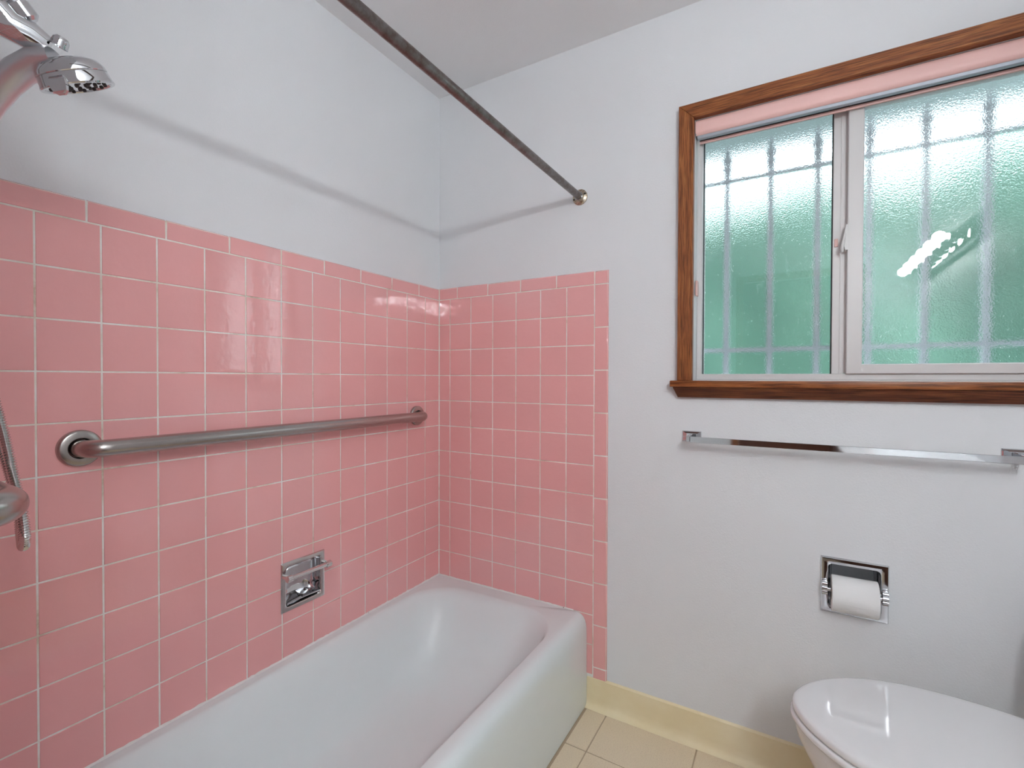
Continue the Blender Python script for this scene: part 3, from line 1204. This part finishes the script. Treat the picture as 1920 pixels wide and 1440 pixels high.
def hedge_y(x, z):
    return 3.1 + .16 * math.sin(2.3 * x + 1.1) + .13 * math.sin(4.1 * x + 2.2 * z) + .12 * math.sin(3.3 * z + .7 * x) + .10 * max(0, z - 1.9) ** 2 * 3


def hedge_top(x):
    return 2.80 + .10 * (x - 1) + .05 * math.sin(1.9 * x + .6) + .05 * math.sin(5.2 * x)


bm = NB()
nx, nz = 40, 16
gv = [[None] * (nz + 1) for _ in range(nx + 1)]
for i in range(nx + 1):
    x = -2.2 + 7.4 * i / nx
    for j in range(nz + 1):
        z = -.3 + (hedge_top(x) - .1 + .3) * j / nz
        gv[i][j] = bm.verts.new((x, hedge_y(x, z) + .14, z))
for i in range(nx):
    for j in range(nz):
        bm.faces.new((gv[i][j], gv[i + 1][j], gv[i + 1][j + 1], gv[i][j + 1]))
bk = [bm.verts.new((gv[i][0].co.x, 4.1, -.3)) for i in range(nx + 1)]
tp = [bm.verts.new((gv[i][nz].co.x, 4.1, gv[i][nz].co.z)) for i in range(nx + 1)]
for i in range(nx):
    bm.faces.new((gv[i][nz], gv[i + 1][nz], tp[i + 1], tp[i]))
    bm.faces.new((bk[i + 1], bk[i], tp[i], tp[i + 1]))
tag(obj('branches', bm, M['leaf_core'], hg, smooth=60), kind='stuff')
vv, ff = [], []
for k in range(15000):
    x = rh.uniform(-2.2, 5.2)
    top = hedge_top(x)
    z = top - (top + .2) * rh.random() ** 1.25
    y = hedge_y(x, z) + rh.uniform(-.10, .13)
    if rh.random() < .12:
        z, y = top + rh.uniform(-.05, .14), rh.uniform(3.2, 3.9)
    n = Vector((rh.gauss(0, .5), -1 + rh.gauss(0, .4), .7 + rh.gauss(0, .5))).normalized()
    a = n.orthogonal().normalized()
    a = Matrix.Rotation(rh.uniform(0, 2 * PI), 3, n) @ a
    b = n.cross(a)
    L = rh.uniform(.035, .075)
    W = L * .42
    c_ = Vector((x, y, z))
    i0 = len(vv)
    vv += [c_ - a * L, c_ + b * W - n * .004, c_ + a * L, c_ - b * W - n * .004]
    ff += [(i0, i0 + 1, i0 + 2, i0 + 3)]
me = bpy.data.meshes.new('leaves')
me.from_pydata([tuple(q) for q in vv], [], ff)
me.materials.append(M['leaf'])
o = bpy.data.objects.new('leaves', me)
C.objects.link(o)
o.parent = hg
o.matrix_parent_inverse = Matrix.Translation(-hg.location)
tag(o, kind='stuff')

# ------------------------------------------------------------------ towel bar
t = tag(empty('towel_bar', (1.43, WALL_D, 1.01)), 'square chrome towel bar on the white wall below the window', 'towel bar')
TBY = -.062
for xc in (1.0535, 1.8185):
    bm = NB()
    lp = []
    for hw, hh, y in ((.0295, .0175, WALL_D), (.0295, .0175, .0015), (.027, .0155, -.001), (.0175, .0105, -.006), (.0145, .0095, -.008)):
        lp.append([(xc - hw, y, 1.0105 - hh), (xc + hw, y, 1.0105 - hh), (xc + hw, y, 1.0105 + hh), (xc - hw, y, 1.0105 + hh)])
    loft(bm, lp, True, True)
    obj('base_plate', bm, M['chrome'], t, smooth=0)
    bm = NB()
    box(bm, xc - .0055, xc + .0055, TBY - .0075, -.006, 1.0000, 1.0185, .0012, 1)
    obj('post', bm, M['chrome'], t, smooth=0)
bm = NB()
box(bm, 1.0600, 1.8120, TBY - .0045, TBY + .0045, .9985, 1.0170, .0009, 1)
obj('bar', bm, M['chrome'], t, smooth=0)

# ------------------------------------------------------------------ recessed paper holder and roll
t = tag(empty('paper_holder', (1.491, 0, .527)), 'recessed chrome toilet paper holder in the white wall', 'paper holder')
PB = lambda u, w, d: (u, -d, w)
bm = NB()
loft(bm, frame_loops(*TPH, PB, [(.0, -WALL_D, .001), (.0, -.003, .001), (.0028, .0012, .0015), (.0155, .0022, .009), (.0178, .0012, .011), (.0185, -.002, .0115), (.0185, -.008, .0115)]))
obj('face_plate', bm, M['chrome'], t, smooth=30)
bm = NB()
u0, u1, w0, w1 = TPHH
LP = []
for i_, d, r_ in [(.0015, -.008, .010), (.0018, -.035, .012), (.006, -.055, .016), (.016, -.064, .018), (.045, -.066, .01)]:
    LP.append([(u, -d, w) for u, w in rrect(u0 + i_, u1 - i_, w0 + i_, w1 - i_, r_, 6, 0)])
loft(bm, LP, cap1=True)
obj('pocket', bm, M['chrome'], t, smooth=50)
RY, RZc = -.008, .597
for xc, sg in ((1.4215, 1), (1.5605, -1)):
    bm = NB()
    for dz in (.011, 0, -.011):
        tube(bm, [(xc - .0065, RY - .004 - (.0025 if dz == 0 else 0), RZc + dz + .004), (xc + .0065, RY - .004 - (.0025 if dz == 0 else 0), RZc + dz + .004)], .0082, 16)
    box(bm, xc - .0065, xc + .0065, RY - .003, -.0015, RZc - .014, RZc + .021, .001, 1)
    obj('ear', bm, M['chrome'], t, smooth=40)
bm = NB()
tube(bm, [(1.427, RY, RZc), (1.436, RY, RZc), (1.437, RY, RZc), (1.545, RY, RZc), (1.546, RY, RZc), (1.555, RY, RZc)], [.006, .006, .010, .010, .006, .006], 18)
obj('spindle', bm, M['chrome'], t, smooth=35)

pr = tag(empty('toilet_paper_roll', (1.491, RY, RZc)), 'white toilet paper roll in the recessed chrome holder', 'toilet paper')
RR, RC = .0490, .0200
bm = NB()
cyl = []
NA = 72
for k in range(NA + 1):
    a = 2 * PI * k / NA + math.radians(192)
    r = RR + .0009 * (k / NA)
    cyl.append((RY - .0035 + r * math.cos(a), RZc - .006 + r * math.sin(a)))
x0, x1 = 1.4375, 1.5445
A0 = [bm.verts.new((x0 + .0012, *q)) for q in cyl]
rings_in = []
ccy, ccz = RY - .0035, RZc - .006
inner = [(ccy + RC * math.cos(2 * PI * k / NA + math.radians(192)), ccz + RC * math.sin(2 * PI * k / NA + math.radians(192))) for k in range(NA + 1)]
shr = lambda q, d: (ccy + (q[0] - ccy) * (1 - d), ccz + (q[1] - ccz) * (1 - d))
L_ = [[(x0, *q) for q in inner], [(x0, *shr(q, .03)) for q in cyl], [(x0 + .0015, *q) for q in cyl], [(x1 - .0015, *q) for q in cyl], [(x1, *shr(q, .03)) for q in cyl], [(x1, *q) for q in inner]]
bmesh.ops.delete(bm, geom=A0, context='VERTS')
Rv = [[bm.verts.new(p_) for p_ in l_] for l_ in L_]
for a, b in zip(Rv[:-1], Rv[1:]):
    for j in range(NA):
        bm.faces.new((a[j], a[j + 1], b[j + 1], b[j]))
bm.faces.new((Rv[2][0], Rv[3][0], Rv[3][-1], Rv[2][-1]))
obj('paper', bm, M['paper'], pr, smooth=40)
bm = NB()
lathe(bm, (x0 + .0005, ccy, ccz), (1, 0, 0), [(0, RC - .0012), (0, RC + .0005), (x1 - x0 - .001, RC + .0005), (x1 - x0 - .001, RC - .0012), (0, RC - .0012)], 40)
obj('cardboard_core', bm, M['card'], pr, smooth=40)

# ------------------------------------------------------------------ toilet
YT = -.337
t = tag(empty('toilet', (1.62, YT, 0)), 'white toilet with a closed lid at the lower right', 'toilet')


def lid_outline(grow=0.0, x_back=1.815, n=22):
    half = [(1.3430, 0), (1.3450, .022), (1.3530, .044), (1.3680, .072), (1.3900, .101), (1.4250, .134), (1.4750, .165), (1.5420, .190), (1.6200, .201), (1.70, .198), (1.77, .187), (x_back, .172)]
    # smooth with catmull
    pts = catmull([Vector((x, y, 0)) for x, y in half], 5)
    cx0 = 1.60
    up_ = [(cx0 + (p_.x - cx0) * (1 + grow / .25), p_.y * (1 + grow / .2)) for p_ in pts]
    return [(x, YT - y) for x, y in up_] + [(x, YT + y) for x, y in reversed(up_[1:])]


def stack(bm, levels, xb=1.815):
    loft(bm, [[(x, y, z) for x, y in lid_outline(g_, xb)] for g_, z in levels], True, True)


bm = NB()
stack(bm, [(-.006, .4285), (-.001, .4300), (.0, .434), (.0, .4395), (-.002, .4440), (-.006, .4470), (-.014, .4492), (-.028, .4500)])
obj('lid', bm, M['seat'], t, smooth=60)
bm = NB()
stack(bm, [(-.006, .4095), (.001, .4110), (.0035, .4150), (.0035, .4210), (.001, .4250), (-.004, .4265)])
obj('seat_ring', bm, M['seat'], t, smooth=60)
bm = NB()
bw = []
for (gx, gy_, z, x0_, xb_) in ((1.0, 1.0, .408, 1.350, 1.83), (1.0, 1.0, .395, 1.349, 1.83), (.985, .99, .375, 1.353, 1.83), (.90, .93, .335, 1.372, 1.84), (.76, .80, .27, 1.405, 1.86),
                               (.62, .66, .20, 1.445, 1.88), (.56, .60, .12, 1.475, 1.90), (.60, .64, .06, 1.475, 1.92), (.68, .70, .02, 1.465, 1.93), (.70, .72, .0008, 1.46, 1.93)):
    base_ = lid_outline(0, 1.815)
    xa, xb0 = 1.343, 1.815
    bw.append([(x0_ + (x - xa) / (xb0 - xa) * (xb_ - x0_), YT + (y - YT) * gy_, z) for x, y in base_])
loft(bm, bw, True, True)
obj('bowl', bm, M['porcelain'], t, smooth=60)
bm = NB()
tk = [[(x, y, z) for x, y in rrect(1.868 + i_, 2.082, YT - .235 + i_, YT + .235 - i_, .035, 6, 2)] for z, i_ in ((.385, .02), (.40, .008), (.42, .004), (.72, 0), (.725, 0))]
loft(bm, tk, True, True)
obj('tank', bm, M['porcelain'], t, smooth=50)
bm = NB()
tk = [[(x, y, z) for x, y in rrect(1.858 + i_, 2.088, YT - .245 + i_, YT + .245 - i_, .038, 6, 2)] for z, i_ in ((.7255, .004), (.730, 0), (.752, 0), (.760, .006), (.763, .018))]
loft(bm, tk, True, True)
obj('tank_lid', bm, M['porcelain'], t, smooth=50)
bm = NB()
box(bm, 1.80, 1.90, YT - .12, YT + .12, .33, .39, .012, 3)
obj('bowl_shelf', bm, M['porcelain'], t)
for s_ in (-.075, .075):
    bm = NB()
    box(bm, 1.808, 1.840, YT + s_ - .018, YT + s_ + .018, .4085, .446, .006, 3)
    obj('hinge', bm, M['seat'], t)
bm = NB()
tube(bm, [(1.8705, YT + .17, .675), (1.855, YT + .17, .675), (1.850, YT + .165, .674), (1.848, YT + .11, .668)], [.008, .008, .007, .006], 14)
obj('flush_lever', bm, M['chrome'], t, smooth=50)

# ------------------------------------------------------------------ vanity light (seen as a reflection in the right pane)
t = tag(empty('vanity_light', (XR, -2.06, 1.957)), 'strip of six lit globe bulbs reflected in the right window pane', 'light')
bm = NB()
box(bm, XR - .048, XR - .0005, -2.68, -1.44, 1.900, 2.014, .004, 2)
obj('back_plate', bm, M['chrome'], t)
for k in range(6):
    yk = -1.576 - .1936 * k
    bm = NB()
    lathe(bm, (XR - .048, yk, 1.957), (-1, 0, 0), [(0, .026), (.004, .026), (.006, .021), (.050, .021), (.052, .017), (.052, 0)], 24)
    sk = obj('socket', bm, M['chrome'], t)
    bm = NB()
    r = .031
    prof = [(.0, .015), (.006, .016)] + [(.041 - r * math.cos(a) * 1.0, r * math.sin(a)) for a in [math.radians(x) for x in range(24, 180, 15)]] + [(.041 + r, 0)]
    lathe(bm, (XR - .100, yk, 1.957), (-1, 0, 0), [(0, 0)] + prof, 22)
    obj('globe_bulb', bm, M['bulb'], sk, smooth=60)

# ------------------------------------------------------------------ vanity cabinet below the strip light (seen only in the chrome)
t = tag(empty('vanity_cabinet', (1.83, -2.08, 0)), 'dark brown vanity cabinet below the strip light, mirrored in the chrome', 'cabinet')
bm = NB()
box(bm, 1.60, XR - .001, -2.70, -1.46, .09, .77)
obj('body', bm, M['door'], t, smooth=0)
bm = NB()
box(bm, 1.66, XR - .001, -2.68, -1.48, .001, .09)
obj('toe_kick', bm, M['rubber'], t, smooth=0)
bm = NB()
box(bm, 1.57, XR - .001, -2.72, -1.44, .77, .81, .008, 3)
obj('counter_top', bm, M['porcelain'], t)
for k in range(3):
    bm = NB()
    y0 = -2.685 + .405 * k
    box(bm, 1.582, 1.5995, y0 + .008, y0 + .397, .12, .74, .003, 1)
    d_ = obj('door', bm, M['door'], t)
    bm = NB()
    lathe(bm, (1.582, y0 + .36, .60), (-1, 0, 0), [(0, .008), (.010, .007), (.016, .014), (.024, .012), (.026, 0)], 18)
    obj('knob', bm, M['brass_knob'], d_)
